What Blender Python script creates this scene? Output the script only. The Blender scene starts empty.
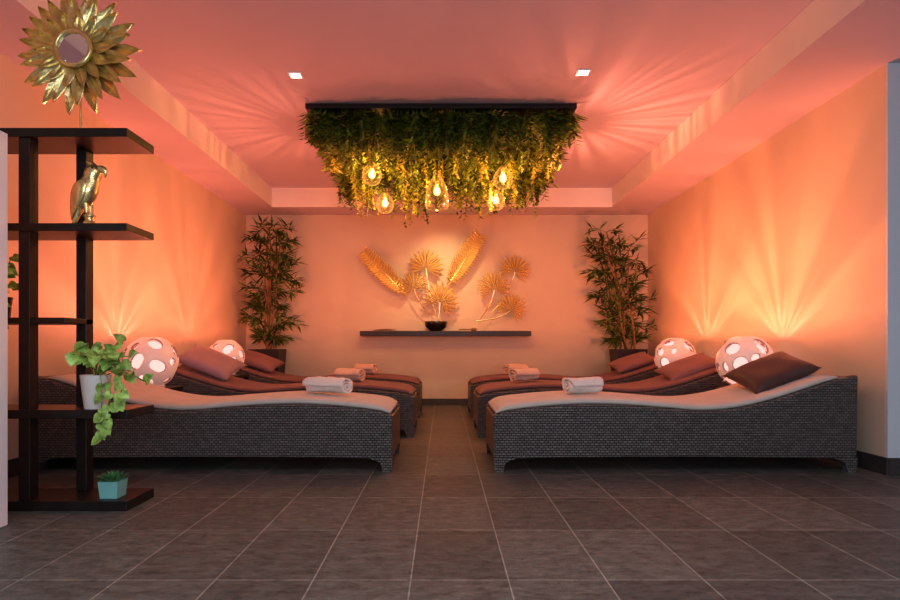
import bpy, bmesh, math, random
from mathutils import Vector, Matrix, Euler
random.seed(7)
S = bpy.context.scene
COL = S.collection
S.view_settings.view_transform = 'Standard'
try: S.view_settings.look = 'Medium High Contrast'
except Exception: pass
F = 600.0; CH = 0.75; CX = 443.0; CY = 345.0
def P(px, py, d):
    return Vector(((px-CX)*d/F, d, CH-(py-CY)*d/F))

# ---------------------------------------------------------------- materials
def new_mat(name):
    m = bpy.data.materials.new(name); m.use_nodes = True
    nt = m.node_tree; b = nt.nodes['Principled BSDF']
    return m, nt, b
def N(nt, t, **kw):
    n = nt.nodes.new(t)
    for k, v in kw.items(): setattr(n, k, v)
    return n
def mat(name, c, rough=0.5, metal=0.0, var=0.12, scale=8.0, bump=0.0, bscale=60.0, coat=0.0, sheen=0.0, island=0.0, trans=0.0):
    m, nt, b = new_mat(name)
    tc = N(nt, 'ShaderNodeTexCoord')
    nz = N(nt, 'ShaderNodeTexNoise'); nz.inputs['Scale'].default_value = scale; nz.inputs['Detail'].default_value = 4
    nt.links.new(tc.outputs['Object'], nz.inputs['Vector'])
    rp = N(nt, 'ShaderNodeValToRGB')
    rp.color_ramp.elements[0].position = 0.3; rp.color_ramp.elements[1].position = 0.7
    rp.color_ramp.elements[0].color = (c[0]*(1-var), c[1]*(1-var), c[2]*(1-var), 1)
    rp.color_ramp.elements[1].color = (min(1,c[0]*(1+var)), min(1,c[1]*(1+var)), min(1,c[2]*(1+var)), 1)
    nt.links.new(nz.outputs['Fac'], rp.inputs['Fac'])
    out = rp.outputs['Color']
    if island > 0:
        g = N(nt, 'ShaderNodeNewGeometry'); h = N(nt, 'ShaderNodeHueSaturation')
        mr = N(nt, 'ShaderNodeMapRange'); mr.inputs['To Min'].default_value = 1-island; mr.inputs['To Max'].default_value = 1+island
        nt.links.new(g.outputs['Random Per Island'], mr.inputs['Value'])
        nt.links.new(mr.outputs['Result'], h.inputs['Value']); nt.links.new(out, h.inputs['Color'])
        out = h.outputs['Color']
    nt.links.new(out, b.inputs['Base Color'])
    b.inputs['Roughness'].default_value = rough; b.inputs['Metallic'].default_value = metal
    b.inputs['Coat Weight'].default_value = coat
    b.inputs['Sheen Weight'].default_value = sheen
    if bump > 0:
        n2 = N(nt, 'ShaderNodeTexNoise'); n2.inputs['Scale'].default_value = bscale; n2.inputs['Detail'].default_value = 5
        nt.links.new(tc.outputs['Object'], n2.inputs['Vector'])
        bp = N(nt, 'ShaderNodeBump'); bp.inputs['Strength'].default_value = bump; bp.inputs['Distance'].default_value = 0.01
        nt.links.new(n2.outputs['Fac'], bp.inputs['Height']); nt.links.new(bp.outputs['Normal'], b.inputs['Normal'])
    if trans > 0:
        o = [n for n in nt.nodes if n.type == 'OUTPUT_MATERIAL'][0]
        tl = N(nt, 'ShaderNodeBsdfTranslucent'); nt.links.new(out, tl.inputs['Color'])
        mx = N(nt, 'ShaderNodeMixShader'); mx.inputs[0].default_value = trans
        nt.links.new(b.outputs[0], mx.inputs[1]); nt.links.new(tl.outputs[0], mx.inputs[2]); nt.links.new(mx.outputs[0], o.inputs[0])
    return m
def emit_mat(name, c, s, transp=0.0):
    m, nt, b = new_mat(name)
    nt.nodes.remove(b)
    e = N(nt, 'ShaderNodeEmission'); e.inputs['Color'].default_value = (*c, 1); e.inputs['Strength'].default_value = s
    o = [n for n in nt.nodes if n.type == 'OUTPUT_MATERIAL'][0]
    if transp > 0:
        t = N(nt, 'ShaderNodeBsdfTransparent'); mx = N(nt, 'ShaderNodeMixShader'); mx.inputs[0].default_value = transp
        nt.links.new(e.outputs[0], mx.inputs[1]); nt.links.new(t.outputs[0], mx.inputs[2]); nt.links.new(mx.outputs[0], o.inputs[0])
    else:
        nt.links.new(e.outputs[0], o.inputs[0])
    return m
def floor_mat():
    m, nt, b = new_mat('slate_floor_tiles')
    tc = N(nt, 'ShaderNodeTexCoord'); mp = N(nt, 'ShaderNodeMapping')
    mp.inputs['Location'].default_value = (0.103+0.312*40, -1.915+0.517*40, 0)
    nt.links.new(tc.outputs['Object'], mp.inputs['Vector'])
    br = N(nt, 'ShaderNodeTexBrick'); br.offset = 0.0; br.squash = 1.0
    br.inputs['Scale'].default_value = 1.0; br.inputs['Brick Width'].default_value = 0.312; br.inputs['Row Height'].default_value = 0.517
    br.inputs['Mortar Size'].default_value = 0.0026; br.inputs['Mortar Smooth'].default_value = 0.1
    br.inputs['Color1'].default_value = (0.122, 0.130, 0.122, 1); br.inputs['Color2'].default_value = (0.190, 0.195, 0.180, 1)
    br.inputs['Mortar'].default_value = (0.44, 0.44, 0.40, 1)
    nt.links.new(mp.outputs[0], br.inputs['Vector'])
    nz = N(nt, 'ShaderNodeTexNoise'); nz.inputs['Scale'].default_value = 12; nz.inputs['Detail'].default_value = 12; nz.inputs['Roughness'].default_value = 0.88
    m2 = N(nt, 'ShaderNodeMapping'); m2.inputs['Scale'].default_value = (1, 2.0, 1)
    nt.links.new(tc.outputs['Object'], m2.inputs['Vector']); nt.links.new(m2.outputs[0], nz.inputs['Vector'])
    mr = N(nt, 'ShaderNodeMapRange'); mr.inputs['From Min'].default_value = 0.38; mr.inputs['From Max'].default_value = 0.62
    mr.inputs['To Min'].default_value = 0.35; mr.inputs['To Max'].default_value = 1.6
    nt.links.new(nz.outputs['Fac'], mr.inputs['Value'])
    mx = N(nt, 'ShaderNodeVectorMath', operation='SCALE')
    nt.links.new(br.outputs['Color'], mx.inputs[0]); nt.links.new(mr.outputs[0], mx.inputs['Scale'])
    nt.links.new(mx.outputs[0], b.inputs['Base Color'])
    b.inputs['Roughness'].default_value = 0.31
    sub = N(nt, 'ShaderNodeMath', operation='SUBTRACT')
    nt.links.new(nz.outputs['Fac'], sub.inputs[0]); nt.links.new(br.outputs['Fac'], sub.inputs[1])
    bp = N(nt, 'ShaderNodeBump'); bp.inputs['Strength'].default_value = 0.8; bp.inputs['Distance'].default_value = 0.012
    nt.links.new(sub.outputs[0], bp.inputs['Height']); nt.links.new(bp.outputs[0], b.inputs['Normal'])
    return m
def wicker_mat(name, c1, c2):
    m, nt, b = new_mat(name)
    tc = N(nt, 'ShaderNodeTexCoord'); sp = N(nt, 'ShaderNodeSeparateXYZ'); cb = N(nt, 'ShaderNodeCombineXYZ')
    nt.links.new(tc.outputs['Object'], sp.inputs[0])
    ad = N(nt, 'ShaderNodeMath', operation='ADD')
    nt.links.new(sp.outputs['X'], ad.inputs[0]); nt.links.new(sp.outputs['Y'], ad.inputs[1])
    nt.links.new(ad.outputs[0], cb.inputs['X']); nt.links.new(sp.outputs['Z'], cb.inputs['Y'])
    off = N(nt, 'ShaderNodeVectorMath', operation='ADD'); off.inputs[1].default_value = (20, 20, 0)
    nt.links.new(cb.outputs[0], off.inputs[0])
    br = N(nt, 'ShaderNodeTexBrick'); br.offset = 0.5
    br.inputs['Scale'].default_value = 1; br.inputs['Brick Width'].default_value = 0.026; br.inputs['Row Height'].default_value = 0.0145
    br.inputs['Mortar Size'].default_value = 0.0032; br.inputs['Mortar Smooth'].default_value = 1.0
    br.inputs['Color1'].default_value = (*c1, 1); br.inputs['Color2'].default_value = (*c2, 1); br.inputs['Mortar'].default_value = (0.016, 0.014, 0.014, 1)
    nt.links.new(off.outputs[0], br.inputs['Vector']); nt.links.new(br.outputs['Color'], b.inputs['Base Color'])
    b.inputs['Roughness'].default_value = 0.36
    bp = N(nt, 'ShaderNodeBump'); bp.invert = True; bp.inputs['Strength'].default_value = 0.9; bp.inputs['Distance'].default_value = 0.006
    nt.links.new(br.outputs['Fac'], bp.inputs['Height']); nt.links.new(bp.outputs[0], b.inputs['Normal'])
    return m

M_floor = floor_mat()
M_wall = mat('warm_plaster_paint', (0.72, 0.60, 0.48), 0.8, var=0.04, scale=2, bump=0.12, bscale=90)
M_wallgrey = mat('cool_plaster_paint', (0.66, 0.70, 0.76), 0.8, var=0.03, scale=2, bump=0.08)
M_ceil = mat('ceiling_paint', (0.66, 0.58, 0.69), 0.85, var=0.02, scale=2)
M_trim = mat('cove_edge_painted_light', (0.94, 0.88, 0.82), 0.7, var=0.02, scale=2)  # lightened to stand in for pendant light that the foliage blocks
M_white = mat('white_lacquer', (0.88, 0.88, 0.92), 0.5, var=0.02)
M_base = mat('slate_skirting', (0.07, 0.06, 0.06), 0.5, var=0.2, bump=0.1)
M_dark = mat('black_brown_wood', (0.018, 0.014, 0.013), 0.4, var=0.3, scale=25, bump=0.08)
M_darkshelf = mat('dark_walnut', (0.035, 0.019, 0.016), 0.4, var=0.3, scale=20)
M_wicker = wicker_mat('dark_wicker', (0.135, 0.120, 0.116), (0.215, 0.193, 0.186))
M_cush = mat('beige_terry', (0.64, 0.56, 0.50), 0.95, var=0.06, bump=0.25, bscale=150, sheen=0.2)
M_cushred = mat('lamp_tinted_terry', (0.25, 0.12, 0.11), 0.95, var=0.1, bump=0.25, bscale=150, sheen=0.1)  # red lamp light on the rear mattresses is put into their colour
M_towel = mat('white_towel', (0.88, 0.84, 0.80), 0.95, var=0.05, bump=0.6, bscale=160, sheen=0.3)
M_towelp = mat('peach_towel', (0.80, 0.56, 0.46), 0.95, var=0.05, bump=0.6, bscale=160, sheen=0.2)
M_pbrown = mat('brown_velvet', (0.085, 0.045, 0.043), 0.5, var=0.2, bump=0.1, sheen=0.1)
M_prust = mat('maroon_cotton', (0.30, 0.16, 0.16), 0.8, var=0.1, bump=0.1, sheen=0.1)
M_pmauve = mat('mauve_cotton', (0.40, 0.26, 0.30), 0.8, var=0.1, bump=0.1, sheen=0.2)
M_gold = mat('brushed_gold', (1.0, 0.82, 0.44), 0.28, 0.75, var=0.08, scale=30, bump=0.03)
M_goldold = mat('antique_gold', (0.92, 0.72, 0.36), 0.27, 0.85, var=0.2, scale=30, bump=0.1)
M_mirror = mat('mirror_glass', (0.8, 0.82, 0.86), 0.05, 1.0, var=0.0)
M_leafdark = mat('palm_leaf', (0.075, 0.135, 0.032), 0.5, var=0.2, island=0.7)
M_fern = mat('artificial_fern', (0.20, 0.27, 0.045), 0.5, var=0.35, scale=5, island=0.8, trans=0.3)
M_vine = mat('trailing_vine', (0.66, 0.60, 0.12), 0.5, var=0.3, scale=5, island=0.4, trans=0.4)
M_pothos = mat('variegated_leaf', (0.34, 0.54, 0.14), 0.3, var=0.6, scale=30, island=0.3)
M_stem = mat('cane_stem', (0.24, 0.15, 0.07), 0.7, var=0.3, scale=30)
M_greenstem = mat('green_stem', (0.16, 0.28, 0.06), 0.6)
M_potwhite = mat('white_ceramic', (0.8, 0.78, 0.75), 0.35, var=0.03)
M_potteal = mat('teal_ceramic', (0.25, 0.58, 0.56), 0.35, var=0.08)
M_potdark = mat('anthracite_pot', (0.028, 0.024, 0.024), 0.45, var=0.1)
M_soil = mat('potting_soil', (0.04, 0.025, 0.018), 0.95, var=0.4, scale=60, bump=0.5)
M_blackcer = mat('black_bowl', (0.015, 0.014, 0.014), 0.3)
M_brass = mat('brass_socket', (0.75, 0.48, 0.18), 0.3, 1.0)
M_bulb = emit_mat('edison_bulb_glow', (1.0, 0.60, 0.17), 2.6, 0.45)
M_fil = emit_mat('filament', (1.0, 0.8, 0.4), 18.0)
M_globe = emit_mat('lamp_inner_glow', (1.0, 0.56, 0.50), 1.15)
M_spot = emit_mat('downlight_glow', (1.0, 0.92, 0.85), 5.0)
M_shell, nt, b = new_mat('rose_ceramic_shell')
b.inputs['Base Color'].default_value = (0.86, 0.70, 0.66, 1); b.inputs['Roughness'].default_value = 0.35
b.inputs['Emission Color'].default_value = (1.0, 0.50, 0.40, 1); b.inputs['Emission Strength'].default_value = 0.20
nz = N(nt, 'ShaderNodeTexNoise'); nz.inputs['Scale'].default_value = 12
bp = N(nt, 'ShaderNodeBump'); bp.inputs['Strength'].default_value = 0.08; nt.links.new(nz.outputs['Fac'], bp.inputs['Height']); nt.links.new(bp.outputs[0], b.inputs['Normal'])
M_rim = mat('glazed_rim', (0.55, 0.30, 0.27), 0.4, var=0.05)
M_glass, nt, b = new_mat('clear_glass_painted_glow')
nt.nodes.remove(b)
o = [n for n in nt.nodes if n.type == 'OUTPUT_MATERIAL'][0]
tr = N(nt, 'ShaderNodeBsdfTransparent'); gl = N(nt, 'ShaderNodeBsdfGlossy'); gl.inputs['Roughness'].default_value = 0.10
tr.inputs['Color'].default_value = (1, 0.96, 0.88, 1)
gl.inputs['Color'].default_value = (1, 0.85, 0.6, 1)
em = N(nt, 'ShaderNodeEmission'); em.inputs['Color'].default_value = (1.0, 0.55, 0.14, 1); em.inputs['Strength'].default_value = 0.5  # amber glow at the glass edges is emission, standing in for scattered bulb light
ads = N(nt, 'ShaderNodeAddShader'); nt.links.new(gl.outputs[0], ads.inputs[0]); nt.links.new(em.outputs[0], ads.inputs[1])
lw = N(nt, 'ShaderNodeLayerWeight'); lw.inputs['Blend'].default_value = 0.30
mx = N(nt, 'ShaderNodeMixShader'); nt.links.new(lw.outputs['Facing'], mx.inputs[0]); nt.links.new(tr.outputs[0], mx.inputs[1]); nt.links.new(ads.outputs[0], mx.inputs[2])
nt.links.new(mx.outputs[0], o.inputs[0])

# ---------------------------------------------------------------- mesh helpers
def obj(name, verts, faces, m, parent=None, loc=None, smooth=False, rot=None):
    me = bpy.data.meshes.new(name); me.from_pydata([tuple(v) for v in verts], [], faces); me.update()
    bm = bmesh.new(); bm.from_mesh(me); bmesh.ops.recalc_face_normals(bm, faces=bm.faces); bm.to_mesh(me); bm.free()
    if smooth:
        for p in me.polygons: p.use_smooth = True
    o = bpy.data.objects.new(name, me); me.materials.append(m); COL.objects.link(o)
    if loc is not None: o.location = loc
    if rot is not None: o.rotation_euler = rot
    if parent is not None: o.parent = parent
    return o
def empty(name, loc):
    e = bpy.data.objects.new(name, None); e.empty_display_size = 0.1; e.location = loc; COL.objects.link(e); return e
def tag(o, label, cat, group=None):
    o['label'] = label; o['category'] = cat
    if group: o['group'] = group
    return o
def struct(o, label=None):
    o['kind'] = 'structure'
    if label: o['label'] = label
    return o
def boxgeo(x0, x1, y0, y1, z0, z1):
    v = [(x0,y0,z0),(x1,y0,z0),(x1,y1,z0),(x0,y1,z0),(x0,y0,z1),(x1,y0,z1),(x1,y1,z1),(x0,y1,z1)]
    f = [(0,3,2,1),(4,5,6,7),(0,1,5,4),(1,2,6,5),(2,3,7,6),(3,0,4,7)]
    return v, f
def box(name, x0, x1, y0, y1, z0, z1, m, parent=None, bevel=0.0):
    v, f = boxgeo(x0, x1, y0, y1, z0, z1)
    o = obj(name, v, f, m, parent)
    if bevel > 0:
        md = o.modifiers.new('bevel', 'BEVEL'); md.width = bevel; md.segments = 2
    return o
class Geo:
    def __init__(s): s.v = []; s.f = []
    def add(s, v, f):
        k = len(s.v); s.v += [Vector(a) for a in v]; s.f += [tuple(i+k for i in q) for q in f]
def tube(pts, r, n=6):
    pts = [Vector(p) for p in pts]; v = []; f = []
    rs = r if isinstance(r, (list, tuple)) else [r]*len(pts)
    for i, p in enumerate(pts):
        t = (pts[min(i+1, len(pts)-1)]-pts[max(i-1, 0)]).normalized()
        a = t.orthogonal().normalized() if abs(t.z) < 0.95 else Vector((1,0,0))
        a = (a - t*a.dot(t)).normalized(); bb = t.cross(a)
        if abs(t.z) < 0.95:
            bb = Vector((0,0,1)); bb = (bb - t*bb.dot(t)).normalized(); a = bb.cross(t)
        for k in range(n):
            th = 2*math.pi*k/n; v.append(p + a*math.cos(th)*rs[i] + bb*math.sin(th)*rs[i])
    for i in range(len(pts)-1):
        for k in range(n):
            f.append((i*n+k, i*n+(k+1)%n, (i+1)*n+(k+1)%n, (i+1)*n+k))
    f.append(tuple(range(n))[::-1]); f.append(tuple((len(pts)-1)*n+k for k in range(n)))
    return v, f
def lathe(prof, n=24, cx=0, cy=0, cz=0):
    v = []; f = []
    for (r, z) in prof:
        for k in range(n):
            a = 2*math.pi*k/n; v.append((cx+r*math.cos(a), cy+r*math.sin(a), cz+z))
    for i in range(len(prof)-1):
        for k in range(n):
            f.append((i*n+k, i*n+(k+1)%n, (i+1)*n+(k+1)%n, (i+1)*n+k))
    if prof[0][0] > 1e-4: f.append(tuple(range(n))[::-1])
    if prof[-1][0] > 1e-4: f.append(tuple((len(prof)-1)*n+k for k in range(n)))
    return v, f
def blade(g, p, d, L, W, up, fold=0.25):
    d = Vector(d).normalized(); s = d.cross(Vector(up))
    if s.length < 1e-3: s = d.orthogonal()
    s.normalize(); n = s.cross(d)
    m = p + d*L*0.42
    g.add([p, m + s*W*0.5 + n*W*fold, p + d*L, m - s*W*0.5 + n*W*fold, m], [(0,1,4),(1,2,4),(0,4,3),(4,2,3)])

# ---------------------------------------------------------------- room
XL, XR, YB, ZC, ZT = -2.46, 2.56, 7.5, 2.375, 2.60
TX0, TX1, TY0, TY1 = -2.01, 1.99, 0.9, 7.07
YR = 3.475
struct(box('floor', -4.2, 5.0, -2.5, YB+0.15, -0.1, 0.0, M_floor), 'dark slate tile floor')
v = []; f = []
def q(*a):
    k = len(v); v.extend(a); f.append((k, k+1, k+2, k+3))
X0, X1, Y0, Y1 = -4.2, 5.0, -2.5, YB+0.15
q((X0,Y0,ZC),(X1,Y0,ZC),(X1,TY0,ZC),(X0,TY0,ZC)); q((X0,TY1,ZC),(X1,TY1,ZC),(X1,Y1,ZC),(X0,Y1,ZC))
q((X0,TY0,ZC),(TX0,TY0,ZC),(TX0,TY1,ZC),(X0,TY1,ZC)); q((TX1,TY0,ZC),(X1,TY0,ZC),(X1,TY1,ZC),(TX1,TY1,ZC))
q((TX0,TY0,ZT),(TX1,TY0,ZT),(TX1,TY1,ZT),(TX0,TY1,ZT))
struct(obj('ceiling', v, f, M_ceil), 'painted tray ceiling with recessed centre')
v = []; f = []
q((TX0,TY0,ZC),(TX1,TY0,ZC),(TX1,TY0,ZT),(TX0,TY0,ZT)); q((TX0,TY1,ZC),(TX1,TY1,ZC),(TX1,TY1,ZT),(TX0,TY1,ZT))
q((TX0,TY0,ZC),(TX0,TY1,ZC),(TX0,TY1,ZT),(TX0,TY0,ZT)); q((TX1,TY0,ZC),(TX1,TY1,ZC),(TX1,TY1,ZT),(TX1,TY0,ZT))
struct(obj('trim_1', v, f, M_trim), 'pale vertical edge of the ceiling recess')
struct(box('wall_back', XL-0.15, XR+0.15, YB, YB+0.15, 0, ZC, M_wall))
struct(box('wall_left', XL-0.15, XL, 0.3, YB, 0, ZC, M_wall))
struct(box('wall_right', XR, XR+0.2, YR, YB, 0, ZC, M_wall))
struct(box('wall_front', XR+0.0005, 5.0, YR-0.02, YR-0.0005, 0, ZC, M_wallgrey))
struct(box('wall_partition', -2.35, -1.812, 2.40, 2.50, 0, 1.63, M_white, bevel=0.004), 'low white partition')
struct(box('baseboard_back', XL, XR, YB-0.015, YB, 0, 0.08, M_base))
struct(box('baseboard_left', XL, XL+0.015, 0.3, YB-0.015, 0, 0.10, M_base))
struct(box('baseboard_right', XR-0.015, XR, YR-0.03, YB-0.015, 0, 0.10, M_base))
struct(box('baseboard_front', XR, 5.0, YR-0.035, YR-0.02, 0, 0.10, M_base))
def downlight(x, y):
    e = empty('recessed_downlight', (x, y, ZT))
    tag(e, 'small square recessed ceiling downlight, lit white', 'ceiling light', 'recessed ceiling spots')
    g = Geo()
    s = 0.047; t = 0.036
    for (a,b_,c,d) in [(-s,s,-s,-t),(-s,s,t,s),(-s,-t,-t,t),(t,s,-t,t)]: g.add(*boxgeo(a,b_,c,d,-0.006,0))
    obj('frame', g.v, g.f, M_white, e)
    box('lens', -t, t, -t, t, -0.004, -0.001, M_spot, e)
downlight(-1.01, 4.11); downlight(0.95, 4.07)

# ---------------------------------------------------------------- loungers
PROF = [(0,.335),(.05,.352),(.2,.375),(.5,.398),(.75,.395),(1.0,.378),(1.2,.362),(1.35,.366),(1.5,.388),(1.65,.425),(1.8,.472),(1.95,.522),(2.08,.56),(2.15,.572)]
def ptop(s):
    s = max(0, min(2.15, s))
    for i in range(len(PROF)-1):
        if PROF[i+1][0] >= s: break
    p0 = PROF[max(i-1,0)]; p1 = PROF[i]; p2 = PROF[i+1]; p3 = PROF[min(i+2, len(PROF)-1)]
    h = p2[0]-p1[0]; t = (s-p1[0])/h
    m1 = (p2[1]-p0[1])/(p2[0]-p0[0]) ; m2 = (p3[1]-p1[1])/(p3[0]-p1[0])
    return ((2*t**3-3*t**2+1)*p1[1] + (t**3-2*t**2+t)*h*m1 + (-2*t**3+3*t**2)*p2[1] + (t**3-t**2)*h*m2)
LW = 0.66
def lounger(foot, sgn, y0, mcush, label):
    e = empty('sun_lounger', (foot, y0, 0)); tag(e, label, 'lounger', 'wicker loungers in rows along the walls')
    n = 44; L = 2.15; v = []; f = []
    for i in range(n+1):
        s = L*i/n; zt = ptop(s)
        zb = 0.075 + 0.012*math.sin(math.pi*i/n)
        r = 0.014
        x = sgn*s
        ring = [(x,0.012,zb),(x,0.0,zt-r),(x,0.004,zt-0.004),(x,r,zt),(x,0.05,zt),(x,0.055,zt-0.012),(x,LW-0.055,zt-0.012),(x,LW-0.05,zt),(x,LW-r,zt),(x,LW-0.004,zt-0.004),(x,LW,zt-r),(x,LW-0.012,zb)]
        v += ring
    k = 12
    for i in range(n):
        for j in range(k): f.append((i*k+j, i*k+(j+1)%k, (i+1)*k+(j+1)%k, (i+1)*k+j))
    f.append(tuple(range(k))); f.append(tuple(n*k+j for j in range(k)))
    o = obj('wicker_body', v, f, M_wicker, e)
    md = o.modifiers.new('bevel','BEVEL'); md.width = 0.008; md.segments = 2; md.limit_method = 'ANGLE'
    for sx in (0.0, L):
        for sy in (0, 1):
            w = 0.075; d = 1 if sx == 0 else -1
            y_a = 0.006 if sy == 0 else LW-0.006; dy = 1 if sy == 0 else -1
            top = [(sgn*(sx), y_a), (sgn*(sx+d*w*1.9), y_a), (sgn*(sx+d*w*1.9), y_a+dy*0.06), (sgn*sx, y_a+dy*0.06)]
            mid = [(sgn*(sx), y_a), (sgn*(sx+d*w*0.95), y_a), (sgn*(sx+d*w*0.95), y_a+dy*0.06), (sgn*sx, y_a+dy*0.06)]
            bot = [(sgn*(sx+d*0.006), y_a), (sgn*(sx+d*w*0.75), y_a), (sgn*(sx+d*w*0.75), y_a+dy*0.05), (sgn*(sx+d*0.006), y_a+dy*0.05)]
            vv = [(a,b_,0.0) for a,b_ in bot]+[(a,b_,0.055) for a,b_ in mid]+[(a,b_,0.082) for a,b_ in top]
            ff = [(0,1,2,3),(8,9,10,11)]
            for a in (0,4):
                for j in range(4): ff.append((a+j, a+(j+1)%4, a+4+(j+1)%4, a+4+j))
            obj('leg', vv, ff, M_wicker, e)
    v = []; f = []; n = 60; a0 = 0.015; a1 = 2.04; T = 0.034
    ks = 14
    for i in range(n+1):
        t = i/n; s = a0+(a1-a0)*t; z = ptop(s)
        endf = min(1, min(t, 1-t)*n/2.0); th = T*(0.45+0.55*math.sqrt(endf)) 
        w0, w1 = 0.018, LW-0.018
        ring = [(w0+0.01, 0), (w0-0.004, th*0.3), (w0, th*0.75), (w0+0.02, th)]
        for j in range(1, 7): 
            yy = w0+0.02+(w1-w0-0.04)*j/7; ring.append((yy, th+0.002*math.sin(s*23+j*2.1)+0.0015*math.sin(s*61+j)))
        ring += [(w1-0.02, th), (w1, th*0.75), (w1+0.004, th*0.3), (w1-0.01, 0)]
        v += [(sgn*s, yy, z+0.001+zz) for yy, zz in ring]
    for i in range(n):
        for j in range(ks): f.append((i*ks+j, i*ks+(j+1)%ks, (i+1)*ks+(j+1)%ks, (i+1)*ks+j))
    f.append(tuple(range(ks))); f.append(tuple(n*ks+j for j in range(ks)))
    obj('mattress', v, f, mcush, e, smooth=True)
    return e
ROWS = [3.54, 4.84, 6.12]
FL = [-.300, -.235, -.235]; FR = [.300, .28, .28]
for i, y in enumerate(ROWS):
    mc = M_cush if i == 0 else M_cushred
    lb = 'dark brown wicker lounger with beige terry mattress' if i == 0 else 'dark brown wicker lounger with mattress tinted red as if lamplit'
    lounger(FL[i], -1, y, mc, lb); lounger(FR[i], 1, y, mc, lb)

# ---------------------------------------------------------------- side tables + perforated globe lamps
def side_table(x, y, h):
    e = empty('side_table', (x, y, 0)); tag(e, 'small square dark wicker side table between loungers', 'table', 'side tables between loungers')
    box('table_top', -.17, .17, -.17, .17, h-0.03, h, M_dark, e, 0.004)
    for a in (-1, 1):
        for c in (-1, 1):
            xa, xb = sorted((a*.165, a*.13)); ya, yb = sorted((c*.165, c*.13))
            box('leg', xa, xb, ya, yb, 0, h-0.03, M_dark, e)
def globe_mesh(R, seed):
    rnd = random.Random(seed)
    holes = [(Vector((0,0,1)), 0.30, 0.0, 0.0)]
    tries = 0
    while len(holes) < 22 and tries < 3000:
        tries += 1
        z = rnd.uniform(-.80, .85); a = rnd.uniform(0, 6.283); r = math.sqrt(1-z*z)
        d = Vector((r*math.cos(a), r*math.sin(a), z)); rad = rnd.choice([0.15, 0.22, 0.30, 0.36])
        if tries < 300: rad = max(rad, 0.27)
        if all(d.angle(h[0]) > rad*1.1+h[1]*1.1+0.09 for h in holes): holes.append((d, rad, rnd.uniform(0, 6.28), rnd.uniform(0.04, 0.20)))
    def basis(d):
        u = d.orthogonal().normalized(); return u, d.cross(u)
    B = [basis(h[0]) for h in holes]
    def reff(i, c):
        d, rad, ph, ec = holes[i]; u, w_ = B[i]
        phi = math.atan2(c.dot(w_), c.dot(u)); return rad*(1+ec*math.sin(2*phi+ph))
    bm = bmesh.new(); bmesh.ops.create_icosphere(bm, subdivisions=6, radius=1.0)
    dele = []
    for fc in bm.faces:
        c = fc.calc_center_median().normalized()
        if c.z < -0.95 or any(c.angle(holes[i][0]) < reff(i, c) for i in range(len(holes))): dele.append(fc)
    bmesh.ops.delete(bm, geom=dele, context='FACES')
    for vv in bm.verts:
        if vv.is_boundary:
            c = vv.co.normalized()
            bi = min(range(len(holes)), key=lambda i: abs(c.angle(holes[i][0])-reff(i, c)))
            re = reff(bi, c); d = holes[bi][0]
            if abs(c.angle(d)-re) < 0.06:
                ax = d.cross(c).normalized()
                vv.co = Matrix.Rotation(re, 3, ax) @ d
    for vv in bm.verts: vv.co *= R
    me = bpy.data.meshes.new('perforated_globe'); bm.to_mesh(me); bm.free()
    for p in me.polygons: p.use_smooth = True
    me.materials.append(M_shell); me.materials.append(M_rim); return me
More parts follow.
